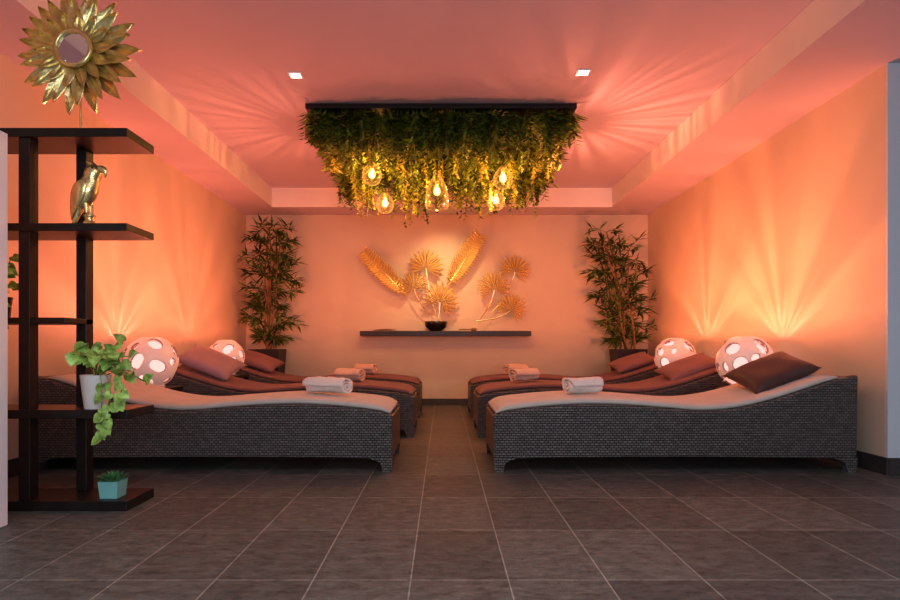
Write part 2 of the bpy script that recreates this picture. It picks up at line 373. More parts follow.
def gobo_light(name, loc, color, power, axis='X', freq=5.0, seed=0.0, lo=0.42, hi=0.62, smin=0.5, smax=1.6, radius=0.012, wall=0, zlo=None, off=1.0, damp=0.0, zcap=None):
    l = bpy.data.lights.new(name, 'POINT'); l.energy = power; l.color = color; l.shadow_soft_size = radius
    l.use_nodes = True; nt = l.node_tree; nt.nodes.clear()
    nn = nt.nodes.new; ln = nt.links.new
    out = nn('ShaderNodeOutputLight'); em = nn('ShaderNodeEmission'); tc = nn('ShaderNodeTexCoord')
    sp = nn('ShaderNodeSeparateXYZ'); ln(tc.outputs['Normal'], sp.inputs[0])
    def ramp(src, a, b_, c, d):
        m_ = nn('ShaderNodeMapRange'); m_.interpolation_type = 'SMOOTHSTEP'
        m_.inputs['From Min'].default_value = a; m_.inputs['From Max'].default_value = b_
        m_.inputs['To Min'].default_value = c; m_.inputs['To Max'].default_value = d
        ln(src, m_.inputs['Value']); return m_.outputs[0]
    def mul(a, b_):
        m_ = nn('ShaderNodeMath'); m_.operation = 'MULTIPLY'; ln(a, m_.inputs[0])
        if isinstance(b_, (int, float)): m_.inputs[1].default_value = b_
        else: ln(b_, m_.inputs[1])
        return m_.outputs[0]
    at = nn('ShaderNodeMath'); at.operation = 'ARCTAN2'
    a, b_ = ('Y','Z') if axis == 'X' else ('X','Y')
    ln(sp.outputs[a], at.inputs[0]); ln(sp.outputs[b_], at.inputs[1])
    nz = nn('ShaderNodeTexNoise'); nz.noise_dimensions = '1D'; nz.inputs['Scale'].default_value = freq; nz.inputs['Detail'].default_value = 3
    ad = nn('ShaderNodeMath'); ad.operation = 'ADD'; ad.inputs[1].default_value = seed+10
    ln(at.outputs[0], ad.inputs[0]); ln(ad.outputs[0], nz.inputs['W'])
    val = ramp(nz.outputs['Fac'], lo, hi, smin, smax)
    if wall:
        nx = mul(sp.outputs['X'], wall)
        fac = ramp(nx, 0.05, 0.40, 0, 1)
        mx = nn('ShaderNodeMix'); mx.data_type = 'FLOAT'; mx.inputs[2].default_value = off
        ln(fac, mx.inputs[0]); ln(val, mx.inputs[3]); val = mx.outputs[0]
        if damp: val = mul(val, ramp(nx, 0.40, 0.95, 1.0, 1.0-damp))
    if zlo is not None: val = mul(val, ramp(sp.outputs['Z'], zlo, zlo+0.45, 0, 1))
    if zcap is not None: val = mul(val, ramp(sp.outputs['Z'], zcap-0.45, zcap, 1.0, 0.03))
    ln(val, em.inputs['Strength'])
    em.inputs['Color'].default_value = (1,1,1,1)
    ln(em.outputs[0], out.inputs[0])
    o = bpy.data.objects.new(name, l); o.location = loc; COL.objects.link(o); return o
def globe_lamp(px, py, rpx, d, seed, power):
    c = P(px, py, d); R = rpx*d/F
    h = c.z-R*0.97
    side_table(c.x, c.y, h-0.001)
    e = empty('globe_lamp', (c.x, c.y, h)); tag(e, 'round perforated rose ceramic globe lamp glowing from within', 'lamp', 'perforated globe lamps by the walls')
    me = globe_mesh(R, seed); o = bpy.data.objects.new('lamp_shade', me); COL.objects.link(o); o.parent = e; o.location = (0,0,R*0.97)
    md = o.modifiers.new('solid','SOLIDIFY'); md.thickness = 0.014; md.material_offset_rim = 1
    vv, ff = lathe([(0.001,0),(R*.5,0.0),(R*.5,.012),(R*.2,.02),(0.02,.03),(0.02,.06),(0.001,.06)], 20)
    obj('lamp_base', vv, ff, M_potwhite, e, smooth=False)
    bm = bmesh.new(); bmesh.ops.create_uvsphere(bm, u_segments=24, v_segments=16, radius=R*0.76)
    mm = bpy.data.meshes.new('bulb'); bm.to_mesh(mm); bm.free(); mm.materials.append(M_globe)
    for p in mm.polygons: p.use_smooth = True
    bo = bpy.data.objects.new('bulb', mm); COL.objects.link(bo); bo.parent = e; bo.location = (0,0,R*0.99)
    sx = 1 if c.x > 0 else -1
    LC = LAMP_R if c.x > 0 else LAMP_L
    gobo_light('globe_uplight', (c.x-sx*0.26, c.y, c.z+R+0.02), LC, power, 'X', 2.6, seed*3.7, 0.36, 0.64, 0.72, 1.20, 0.05, sx, -0.25, 0.66, 0.66)
    gobo_light('globe_rim_light', (c.x+sx*0.12, c.y, c.z+R*0.72), (1.0, 0.42, 0.29), 3.0, 'X', 4.2, seed*1.7+3, 0.46, 0.62, 0.0, 1.8, 0.012, sx, 0.05, 0.0, 0.6)
    return c
LAMP_R = (1.0, 0.25, 0.11)
LAMP_L = (1.0, 0.225, 0.12)
globe_lamp(745, 362, 27, 4.52, 1, 78)
globe_lamp(675, 357, 20, 5.82, 2, 58)
globe_lamp(151, 362, 26, 4.52, 3, 54)
globe_lamp(226, 357, 18, 5.82, 4, 48)

# ---------------------------------------------------------------- pillows
def pillow(px, py, d, w, dep, th, tilt, m, label, roll=0.0, yaw=0.0):
    n = 20; v = []; f = []
    for side in (1, -1):
        for i in range(n+1):
            for j in range(n+1):
                u = -1+2*i/n; t = -1+2*j/n
                prof = (max(0,(1-u**4))*max(0,(1-t**4)))**0.55
                pin = 1-0.12*(1-abs(t)**2)*abs(u)**3; pin2 = 1-0.12*(1-abs(u)**2)*abs(t)**3
                v.append((u*w/2*pin, t*dep/2*pin2, side*th/2*prof*(1+0.06*math.sin(5*u+3*t))))
    k = (n+1)**2
    for s in (0, 1):
        for i in range(n):
            for j in range(n):
                a = s*k+i*(n+1)+j; f.append((a, a+1, a+n+2, a+n+1))
    me_o = obj('cushion', v, f, m, None, P(px, py, d), True, Euler((roll, tilt, yaw)))
    bm = bmesh.new(); bm.from_mesh(me_o.data); bmesh.ops.remove_doubles(bm, verts=bm.verts, dist=0.0005); bmesh.ops.recalc_face_normals(bm, faces=bm.faces); bm.to_mesh(me_o.data); bm.free()
    tag(me_o, label, 'cushion'); return me_o
pillow(770, 372, 3.84, 0.44, 0.38, 0.11, math.radians(-22), M_pbrown, 'dark brown velvet cushion on the raised end of a lounger', math.radians(16))
pillow(688, 367, 5.14, 0.48, 0.38, 0.09, math.radians(-20), M_prust, 'maroon cushion on a second row lounger beside a globe lamp', math.radians(12))
pillow(632, 362, 6.42, 0.46, 0.38, 0.09, math.radians(-18), M_prust, 'maroon cushion on the lounger next to the potted bamboo', math.radians(12))
pillow(211, 362, 5.14, 0.50, 0.40, 0.11, math.radians(22), M_pmauve, 'mauve cushion on a second row lounger beside a globe lamp', math.radians(18))
pillow(259, 361, 6.42, 0.46, 0.38, 0.10, math.radians(18), M_prust, 'maroon cushion on the lounger next to the potted bamboo', math.radians(14))

# ---------------------------------------------------------------- rolled towels
tex = bpy.data.textures.new('towel_folds', 'CLOUDS'); tex.noise_scale = 0.05
def towel(x, y, z, L, R, label, m, seed=0, rot=0.0):
    nt_ = 54; nl = 16; v = []; f = []
    th = 0.018; turns = 2.3
    for k in range(nl+1):
        xx = -L/2+L*k/nl
        for side in (0, 1):
            for i in range(nt_+1):
                t = i/nt_; a = t*turns*2*math.pi; r = 0.016+(R-0.016)*t - (th*0.8 if side else 0)
                r += 0.0035*math.sin(a*3+xx*20+seed)
                v.append((xx*(1+0.05*math.sin(a*1.3+seed)), r*math.cos(a+1.2)*1.15, r*math.sin(a+1.2)*0.88))
    m1 = nt_+1; st = 2*m1
    for k in range(nl):
        for i in range(nt_):
            a = k*st+i; f.append((a, a+1, a+st+1, a+st)); b_ = a+m1; f.append((b_, b_+st, b_+st+1, b_+1))
        a = k*st; f.append((a, a+st, a+st+m1, a+m1)); a = k*st+nt_; f.append((a, a+m1, a+st+m1, a+st))
    for i in range(nt_):
        f.append((i, i+m1, i+m1+1, i+1)); a = nl*st+i; f.append((a, a+1, a+m1+1, a+m1))
    zmin = min(q_[2] for q_ in v)
    o = obj('rolled_towel', v, f, m, None, (x, y, z-zmin), True, Euler((0, 0, rot)))
    md = o.modifiers.new('d', 'DISPLACE'); md.texture = tex; md.strength = 0.014; md.mid_level = 0.5; md.texture_coords = 'GLOBAL'
    tag(o, label, 'towel', 'rolled towels on the loungers'); return o
def on_l(x, foot): return ptop(abs(x-foot))+0.040
for (x, row, sd) in [(-.74, 0, 1), (-.80, 1, 2), (-.83, 2, 3), (.90, 0, 4), (.70, 1, 5), (.78, 2, 6)]:
    foot = (FL if x < 0 else FR)[row]; y = ROWS[row]+0.33
    lab = 'rolled white terry towel on the beige lounger mattress' if row == 0 else 'rolled peach terry towel on a red-tinted lounger mattress'
    z = max(on_l(x-.1, foot), on_l(x+.1, foot))
    towel(x, y, z, 0.29 if row == 0 and x < 0 else 0.23, 0.068 if row == 0 else 0.073, lab, M_towel if row == 0 else M_towelp, sd, -0.38 if x < 0 else 0.35)

# ---------------------------------------------------------------- black open shelving unit
sh = empty('shelving_unit', (-1.8, 2.84, 0)); tag(sh, 'black-brown open wooden shelving unit with staggered boards', 'shelf')
def sb(name, x0, x1, y0, y1, z0, z1): 
    o = box(name, x0+1.8, x1+1.8, y0-2.84, y1-2.84, z0, z1, M_dark, sh, 0.003); return o
SY0, SY1 = 2.705, 2.96
SX = -1.425
sb('base_board', -2.2, SX, SY0, SY1, 0, 0.045)
sb('shelf_board', -2.2, SX, SY0, SY1, 0.417, 0.457)
sb('shelf_board', -2.2, -1.715, SY0+.02, SY1-.02, 0.848, 0.875)
sb('shelf_board', -2.2, SX, SY0, SY1, 1.265, 1.30)
sb('top_board', -2.2, SX, SY0, SY1, 1.69, 1.73)
sb('post', -1.922, -1.870, 2.715, 2.775, 0.045, 1.69)
sb('post', -1.765, -1.715, 2.885, 2.945, 0.045, 1.69)

c = P(78, 52, 2.80)
mi = empty('sunburst_mirror', (c.x, c.y, 1.73)); tag(mi, 'gold petal sunburst mirror on a thin stand atop shelving', 'mirror')
cz = c.z-1.73
def petal(g, ang, r0, r1, w, yoff, curl):
    d = Vector((math.cos(ang), 0, math.sin(ang))); s = Vector((-math.sin(ang), 0, math.cos(ang)))
    st = 8; rows = []
    for i in range(st+1):
        t = i/st; ww = w*(math.sin(math.pi*min(1, t*0.92+0.08))**0.85)*(1 if t < 1 else 0)+0.0005
        cc = Vector((0, yoff-curl*t*t, cz)) + d*(r0+(r1-r0)*t)
        rows.append([cc+s*ww+Vector((0,-0.006,0)), cc+s*ww*.5+Vector((0,0.006,0)), cc+Vector((0,-0.016*(1-t)-0.002,0)), cc-s*ww*.5+Vector((0,0.006,0)), cc-s*ww+Vector((0,-0.006,0))])
    vv = [p for r in rows for p in r]; ff = []
    for i in range(st):
        for j in range(4): ff.append((i*5+j, i*5+j+1, i*5+5+j+1, i*5+5+j))
    g.add(vv, ff)
R = 0.292
for layer, (n, r1, w, yo, cu, ph) in enumerate([(14, R, 0.034, 0.012, 0.0, 0.0), (14, R*0.90, 0.031, -0.006, 0.015, math.pi/14), (14, R*0.62, 0.024, -0.018, 0.02, 0.0)]):
    for i in range(n):
        g = Geo(); petal(g, 2*math.pi*i/n+ph+0.05, 0.065, r1, w, yo, cu)
        o = obj('petal', g.v, g.f, M_goldold, mi, smooth=False)
        md = o.modifiers.new('s','SOLIDIFY'); md.thickness = 0.002
v_, f_ = lathe([(0.001,0),(0.078,0),(0.078,0.02),(0.001,0.02)], 40)
disc = obj('mirror_glass', v_, f_, M_mirror, mi, (0,-0.014,cz), False, Euler((math.radians(90),0,0)))
tv = []; tf = []; na=40; nb=10
for i in range(na):
    for j in range(nb):
        a = 2*math.pi*i/na; b_ = 2*math.pi*j/nb; rr = 0.080+0.010*math.cos(b_); tv.append((rr*math.cos(a), -0.038+0.010*math.sin(b_), cz+rr*math.sin(a)))
for i in range(na):
    for j in range(nb): tf.append((i*nb+j, ((i+1)%na)*nb+j, ((i+1)%na)*nb+(j+1)%nb, i*nb+(j+1)%nb))
obj('mirror_frame', tv, tf, M_goldold, mi, smooth=True)
g = Geo(); g.add(*tube([(0,0.02,0.01),(0,0.02,cz-0.05)], 0.005, 8))
obj('stand_rod', g.v, g.f, M_goldold, mi)
v_, f_ = lathe([(0.001,0),(0.055,0),(0.055,0.008),(0.012,0.016),(0.001,0.016)], 28)
obj('stand_base', v_, f_, M_goldold, mi, (0,0.0,0))

# golden parrot figurine, lofted body
def cr(p0, p1, p2, p3, t):
    return [0.5*((2*b_)+(-a+c_)*t+(2*a-5*b_+4*c_-d_)*t*t+(-a+3*b_-3*c_+d_)*t**3) for a, b_, c_, d_ in zip(p0, p1, p2, p3)]
def loft(name, keys, m, parent, sub=5, n=18):
    pts = []
    for i in range(len(keys)-1):
        k0 = keys[max(i-1,0)]; k3 = keys[min(i+2, len(keys)-1)]
        for j in range(sub): pts.append(cr(k0, keys[i], keys[i+1], k3, j/sub))
    pts.append(list(keys[-1])); v = []; f = []
    for i, p in enumerate(pts):
        a = Vector(pts[max(i-1,0)][:3]); b_ = Vector(pts[min(i+1, len(pts)-1)][:3]); t = (b_-a).normalized()
        s = Vector((0,1,0)); u = s.cross(t).normalized(); s = t.cross(u)
        for k in range(n):
            th = 2*math.pi*k/n; v.append(Vector(p[:3])+u*math.cos(th)*max(p[3],0.0006)+s*math.sin(th)*max(p[4],0.0006))
    for i in range(len(pts)-1):
        for k in range(n): f.append((i*n+k, i*n+(k+1)%n, (i+1)*n+(k+1)%n, (i+1)*n+k))
    f.append(tuple(range(n))); f.append(tuple((len(pts)-1)*n+k for k in range(n)))
    return obj(name, v, f, m, parent, smooth=True)
pc = Vector((-1.655, 2.78, 1.30))
pa = empty('parrot_figurine', pc); tag(pa, 'antique gold parrot figurine perched on a round plinth', 'figurine')
loft('body', [(-0.056,0,0.004,0.008,0.008),(-0.046,0,0.040,0.014,0.014),(-0.032,0,0.082,0.022,0.022),(-0.010,0,0.122,0.040,0.036),(0.006,0,0.162,0.047,0.042),(0.018,0,0.196,0.043,0.038),(0.027,0,0.222,0.037,0.033),(0.034,0,0.246,0.038,0.034),(0.038,0,0.268,0.032,0.028),(0.040,0,0.286,0.010,0.010)], M_goldold, pa)
loft('beak', [(0.056,0,0.264,0.017,0.015),(0.076,0,0.264,0.016,0.013),(0.091,0,0.250,0.011,0.009),(0.090,0,0.226,0.002,0.002)], M_goldold, pa)
loft('crest', [(0.038,0,0.278,0.013,0.012),(0.022,0,0.293,0.010,0.008),(0.000,0,0.300,0.002,0.002)], M_goldold, pa)
for sy in (-1, 1):
    loft('eye', [(0.046,sy*0.027,0.264,0.001,0.001),(0.048,sy*0.030,0.264,0.005,0.005),(0.052,sy*0.030,0.264,0.001,0.001)], M_dark, pa)
    loft('wing', [(0.016,sy*0.036,0.212,0.004,0.004),(0.004,sy*0.043,0.184,0.026,0.008),(-0.012,sy*0.042,0.145,0.032,0.008),(-0.030,sy*0.033,0.102,0.024,0.007),(-0.048,sy*0.020,0.060,0.012,0.005),(-0.060,sy*0.010,0.026,0.001,0.001)], M_goldold, pa)
    loft('foot', [(0.004,sy*0.014,0.105,0.014,0.012),(0.010,sy*0.015,0.080,0.011,0.009),(0.014,sy*0.015,0.060,0.008,0.008),(0.032,sy*0.016,0.052,0.004,0.004)], M_goldold, pa)
v_, f_ = lathe([(0.001,0),(0.036,0),(0.038,0.006),(0.026,0.014),(0.018,0.030),(0.024,0.044),(0.027,0.050),(0.001,0.053)], 28)
obj('plinth', v_, f_, M_goldold, pa, (0.018,0,0), True)

# pothos
def heart_leaf(g, p, d, up, L, W, bend=0.3):
    d = Vector(d).normalized(); up = Vector(up); s = d.cross(up); 
    if s.length < 1e-3: s = d.orthogonal()
    s.normalize(); n = s.cross(d)
    sec = [(-0.14,0.25),(-0.04,0.44),(0.12,0.53),(0.32,0.54),(0.52,0.46),(0.72,0.31),(0.88,0.14),(1.0,0.01)]
    vv = []; ff = []
    for (t, w) in sec:
        cc = p + d*(max(t,0)*L) - n*bend*L*t*t
        e_ = p + d*(t*L) - n*bend*L*t*t
        vv += [e_+s*w*W+n*0.10*W*w*2, cc, e_-s*w*W+n*0.10*W*w*2]
    for i in range(len(sec)-1):
        for j in range(2): ff.append((i*3+j, i*3+j+1, i*3+3+j+1, i*3+3+j))
    g.add(vv, ff)
def pot_geo(R0, R1, H, t=0.006):
    return lathe([(0.001,0),(R0,0),(R1,H),(R1-t,H),(R1-t-0.002,H*0.86),(0.001,H*0.86)], 32)
pp = empty('potted_pothos', (-1.608, 2.78, 0.457)); tag(pp, 'trailing variegated pothos in a white pot on shelving', 'potted plant')
v_, f_ = pot_geo(0.048, 0.066, 0.155); obj('pot', v_, f_, M_potwhite, pp, smooth=False)
v_, f_ = lathe([(0.001,0),(0.056,0),(0.001,0.006)], 20); obj('soil', v_, f_, M_soil, pp, (0,0,0.136))
gs = Geo(); gl_ = Geo(); rnd = random.Random(11)
ends = [(-.10,.25),(-.06,.30),(.0,.29),(.06,.27),(.11,.25),(.15,.21),(.19,.17),(.21,.12),(.18,.24),(.10,.31),(.14,.15),(.03,.24),(-.03,.22),(.08,.20)]
for (ex, ez) in ends:
    yy = rnd.uniform(-.07,.06)
    pts = []
    for i in range(7):
        t = i/6; pts.append(Vector((ex*t, yy*t, 0.135+(ez-0.135)*t+0.04*math.sin(math.pi*t))))
    gs.add(*tube(pts, 0.0022, 5))
    for i in (3,4,6):
        heart_leaf(gl_, pts[i], Vector((ex*1.3+rnd.uniform(-.3,.3), -0.25+rnd.uniform(-.3,.2), rnd.uniform(-.35,.25))), (rnd.uniform(-.3,.5),-0.8,0.7), rnd.uniform(.042,.058), rnd.uniform(.044,.056))
for (x1, z1, sway) in [(0.115,-0.10,0.05),(0.085,-0.12,0.02),(0.17,0.02,0.03)]:
    pts = []
    for i in range(11):
        t = i/10
        x = x1*min(1,t*2.2) ; y = -0.11*min(1,t*2.2)
        z = 0.135+0.05*math.sin(math.pi*min(1,t*1.6)) + (z1-0.135)*max(0,(t-0.2)/0.8)
        pts.append(Vector((x+sway*math.sin(t*4)*0.3, y, z)))
    gs.add(*tube(pts, 0.002, 5))
    for i in range(4, 11, 1):
        heart_leaf(gl_, pts[i], Vector((math.sin(i*2.4)*0.8, -0.25, -0.5)), (0.2*math.cos(i),-1,0.4), rnd.uniform(.034,.050), rnd.uniform(.036,.047))
obj('stem', gs.v, gs.f, M_greenstem, pp); obj('foliage', gl_.v, gl_.f, M_pothos, pp, smooth=True)

p2 = empty('potted_ivy', (-2.085, 2.83, 0.875)); tag(p2, 'small dark pot with trailing green leaves on shelving', 'potted plant')
v_, f_ = pot_geo(0.04, 0.052, 0.10); obj('pot', v_, f_, M_potdark, p2)
gs = Geo(); gl_ = Geo()
for k in range(10):
    a = rnd.uniform(-0.6, 0.6) if k < 6 else rnd.uniform(0, 6.28)
    ln = rnd.uniform(0.05, .08); dz = rnd.uniform(-.12, .22)
    pts = [Vector((math.cos(a)*ln*t, math.sin(a)*ln*t-0.11*t*(1 if dz < 0.02 else 0.3), 0.09+dz*t+0.04*math.sin(math.pi*t))) for t in [i/5 for i in range(6)]]
    gs.add(*tube(pts, 0.002, 5))
    for i in (3,5): heart_leaf(gl_, pts[i], Vector((math.cos(a),-0.3,rnd.uniform(-.6,.1))), (0,-1,.6), .05, .04)
obj('stem', gs.v, gs.f, M_greenstem, p2); obj('foliage', gl_.v, gl_.f, M_pothos, p2, smooth=True)

p3 = empty('potted_succulent', (P(113,485,2.79).x, 2.79, 0.045)); tag(p3, 'little succulent in a square teal ceramic pot', 'potted plant')
s = 0.046; vv = [(-s*.85,-s*.85,0),(s*.85,-s*.85,0),(s*.85,s*.85,0),(-s*.85,s*.85,0),(-s,-s,.078),(s,-s,.078),(s,s,.078),(-s,s,.078),(-s+.006,-s+.006,.078),(s-.006,-s+.006,.078),(s-.006,s-.006,.078),(-s+.006,s-.006,.078),(-s+.007,-s+.007,.066),(s-.007,-s+.007,.066),(s-.007,s-.007,.066),(-s+.007,s-.007,.066)]
ff = [(0,1,2,3),(12,13,14,15)]
for a in (0,4,8):
    for j in range(4): ff.append((a+j,a+(j+1)%4,a+4+(j+1)%4,a+4+j))
o = obj('pot', vv, ff, M_potteal, p3)
g = Geo()
for k in range(46):
    a = k*2.4; r = 0.004+0.0007*k; el = 1.35-0.018*k
    blade(g, Vector((math.cos(a)*r, math.sin(a)*r, 0.068)), (math.cos(a)*math.cos(el), math.sin(a)*math.cos(el), math.sin(el)), 0.055, 0.016, (0,0,1), 0.3)
obj('foliage', g.v, g.f, mat('succulent_green', (0.10,0.26,0.10), 0.4, island=0.3), p3)

# ---------------------------------------------------------------- bamboo palms
def bamboo(px_pot, px_tree, seed, label):
    rnd = random.Random(seed); d = 7.12
    x = (px_pot-CX)*d/F
    e = empty('potted_bamboo', (x, d, 0)); tag(e, label, 'potted plant', 'potted bamboo in the back corners')
    w0, w1, H = 0.13, 0.175, 0.70
    vv = [(a*w0,b_*w0,0) for a,b_ in ((-1,-1),(1,-1),(1,1),(-1,1))]+[(a*w1,b_*w1,H) for a,b_ in ((-1,-1),(1,-1),(1,1),(-1,1))]+[(a*(w1-.015),b_*(w1-.015),H) for a,b_ in ((-1,-1),(1,-1),(1,1),(-1,1))]+[(a*(w1-.02),b_*(w1-.02),H-.05) for a,b_ in ((-1,-1),(1,-1),(1,1),(-1,1))]
    ff = [(0,1,2,3),(12,13,14,15)]
    for a in (0,4,8):
        for j in range(4): ff.append((a+j,a+(j+1)%4,a+4+(j+1)%4,a+4+j))
    obj('pot', vv, ff, M_potdark, e)
    tx = (px_tree-px_pot)*d/F
    G = Geo()
    lox, hix = XL+0.04-x, XR-0.04-x
    def clampv(p_):
        p_.x = max(lox, min(hix, p_.x)); p_.y = min(0.33, p_.y); p_.z = min(2.34, p_.z); return p_
    for k in range(5):
        top = Vector((tx+rnd.uniform(-.17,.17), rnd.uniform(-.12,.10), rnd.uniform(1.85,2.24)))
        base = Vector((rnd.uniform(-.06,.06), rnd.uniform(-.06,.06), H-0.06))
        pts = [base.lerp(top, i/8)+Vector((0.02*math.sin(i+k),0.0,0)) for i in range(9)]
        gst = Geo(); gst.add(*tube(pts, [0.013-0.0009*i for i in range(9)], 6))
        obj('stem', gst.v, gst.f, M_stem, e)
        for i in range(1, 9):
            for r_ in range(3):
                a = rnd.uniform(0, 6.28); dirv = Vector((math.cos(a), math.sin(a)*0.5, rnd.uniform(0,.5))).normalized()
                L = rnd.uniform(.14,.30)*(1.1 if i < 7 else 0.75)*(0.7 if i < 2 else 1)
                pe = clampv(pts[i]+dirv*L)
                G.add(*tube([pts[i], pts[i].lerp(pe,.5)+Vector((0,0,.02)), pe], 0.0025, 3))
                for q_ in range(9):
                    t = rnd.uniform(.45, 1.0); pb = pts[i].lerp(pe, t)
                    dv = (dirv*0.6+Vector((rnd.uniform(-1,1), rnd.uniform(-.6,.3), rnd.uniform(-.8,.35)))).normalized()
                    ln = rnd.uniform(.10,.17)
                    tip = clampv(pb+dv*ln)
                    if (tip-pb).length < 0.04: continue
                    blade(G, pb, tip-pb, (tip-pb).length, rnd.uniform(.026,.038), (0,-0.5,1), 0.15)
    for p_ in G.v: clampv(p_)
    obj('foliage', G.v, G.f, M_leafdark, e)
bamboo(268, 275, 21, 'tall artificial bamboo in a dark square planter in the corner')
bamboo(628, 611, 22, 'tall artificial bamboo in a dark square planter in the corner')

# ---------------------------------------------------------------- wall shelf, bowl, mallet
sx0, sx1 = P(361,0,7.35).x, P(530,0,7.35).x
zs = CH+(345-331)*7.25/F
ws = box('wall_shelf', sx0, sx1, 7.24, YB, zs-0.06, zs, M_darkshelf, None, 0.003); tag(ws, 'long dark wooden floating shelf on the back wall', 'shelf')
v_, f_ = lathe([(0.001,0),(0.07,0),(0.075,0.01),(0.125,0.05),(0.14,0.10),(0.138,0.118),(0.130,0.118),(0.128,0.10),(0.112,0.055),(0.06,0.02),(0.001,0.018)], 36)
bo = obj('bowl', v_, f_, M_blackcer, None, (P(436,0,7.36).x, 7.36, zs), True); tag(bo, 'black ceramic bowl on the dark wall shelf', 'bowl')
g = Geo(); g.add(*tube([(-.10,0,.02),(.05,0,.02)], 0.007, 8)); g.add(*tube([(.05,0,.02),(.06,0,.02),(.11,0,.02),(.12,0,.02)], [0.01,.02,.02,.008], 10))
ml = obj('mallet', g.v, g.f, M_stem, None, (P(467,0,7.36).x, 7.34, zs), True); tag(ml, 'small wooden mallet lying beside the black bowl', 'mallet')
g = Geo(); g.add(*tube([(-.14,0,.012),(-.06,0.01,.016),(.03,0,.018),(.14,-.01,.012)], [0.004,0.011,0.012,.004], 8))
dk = obj('driftwood_stick', g.v, g.f, M_stem, None, (P(385,0,7.36).x, 7.34, zs), True); tag(dk, 'short brown stick lying on the wall shelf', 'stick')

# ---------------------------------------------------------------- gold wall leaves
YD = 7.40
def feather(par, base, tip, wpx, nm='feather_leaf'):
    b0 = P(*base, YD); t0 = P(*tip, YD); ax = (t0-b0); L = ax.length; ax.normalize(); s = Vector((0,1,0)).cross(ax).normalized()
    W = wpx*YD/F/2; g = Geo(); n = 20
    for i in range(n):
        t = 0.03+0.92*i/n
        w = W*math.sin(math.pi*(t**0.85)*0.90+0.15)**0.5
        p = b0+ax*L*t
        for sd in (1,-1):
            q1 = p+ax*L/n*0.84; dd = s*sd*w+ax*w*0.38; o_ = Vector((0,-0.040,0))
            mid_ = (p+q1)/2+Vector((0,-0.016,0))
            g.add([p, mid_, q1, q1+dd*0.7+o_, (p+q1)/2+dd*1.0+o_*0.5, p+dd*0.7+o_, mid_+dd*0.7+o_], [(0,1,6,5),(1,2,3,6),(5,6,4),(6,3,4)])
    g.add(*tube([b0-ax*0.05+Vector((0,0.0,0)), b0+ax*L*0.5+Vector((0,-.02,0)), t0], [0.013,.010,.003], 6))
    o = obj(nm, [a-par.location for a in g.v], g.f, M_gold, par)
    return o
def fan(par, c, rpx, ang, spread, stem_end, yo=0.0):
    cc = P(*c, YD)+Vector((0,yo,0)); R = rpx*YD/F; g = Geo(); n = 15
    for i in range(n):
        u = i/(n-1)-.5
        a = math.radians(ang+spread*u); da = math.radians(spread/(n-1))*0.36
        rr = R*(1.0-0.22*abs(2*u)**2)
        D = lambda an, r, y=0: cc+Vector((math.cos(an)*r, y, math.sin(an)*r))
        g.add([D(a,R*.03), D(a-da,rr*.74,.02), D(a,rr*.74,-.03), D(a+da,rr*.74,.02), D(a,rr)], [(0,1,2),(0,2,3),(1,4,2),(2,4,3)])
    o = obj('fan_leaf', [a-par.location for a in g.v], g.f, M_gold, par)
    se = P(*stem_end, YD); mid = (cc+se)/2+Vector(((cc.x-se.x)*0.25,0,-(0.05)))
    pts = [((1-t)**2)*cc+2*t*(1-t)*mid+t*t*se for t in [i/10 for i in range(11)]]
    g = Geo(); g.add(*tube(pts, 0.007, 6)); obj('stem', [a-par.location for a in g.v], g.f, M_gold, par)
w1 = empty('metal_leaf_wall_art', P(432,300,YD)); tag(w1, 'gold metal palm and banana leaves mounted on back wall', 'wall art')
feather(w1, (404,293), (361,250), 21)
feather(w1, (449,284), (482,232), 23)
fan(w1, (426,268), 21, 80, 230, (437,316))
fan(w1, (414,288), 18, 110, 220, (432,314), -0.03)
fan(w1, (440,302), 21, 65, 240, (438,320), -0.015)
w2 = empty('metal_leaf_wall_art', P(505,300,YD)); tag(w2, 'three gold metal fan palm leaves mounted on back wall', 'wall art')
fan(w2, (515,272), 19, 75, 230, (492,312))
fan(w2, (494,290), 20, 100, 220, (480,319), -0.03)
fan(w2, (511,310), 18, 65, 250, (476,321), -0.015)

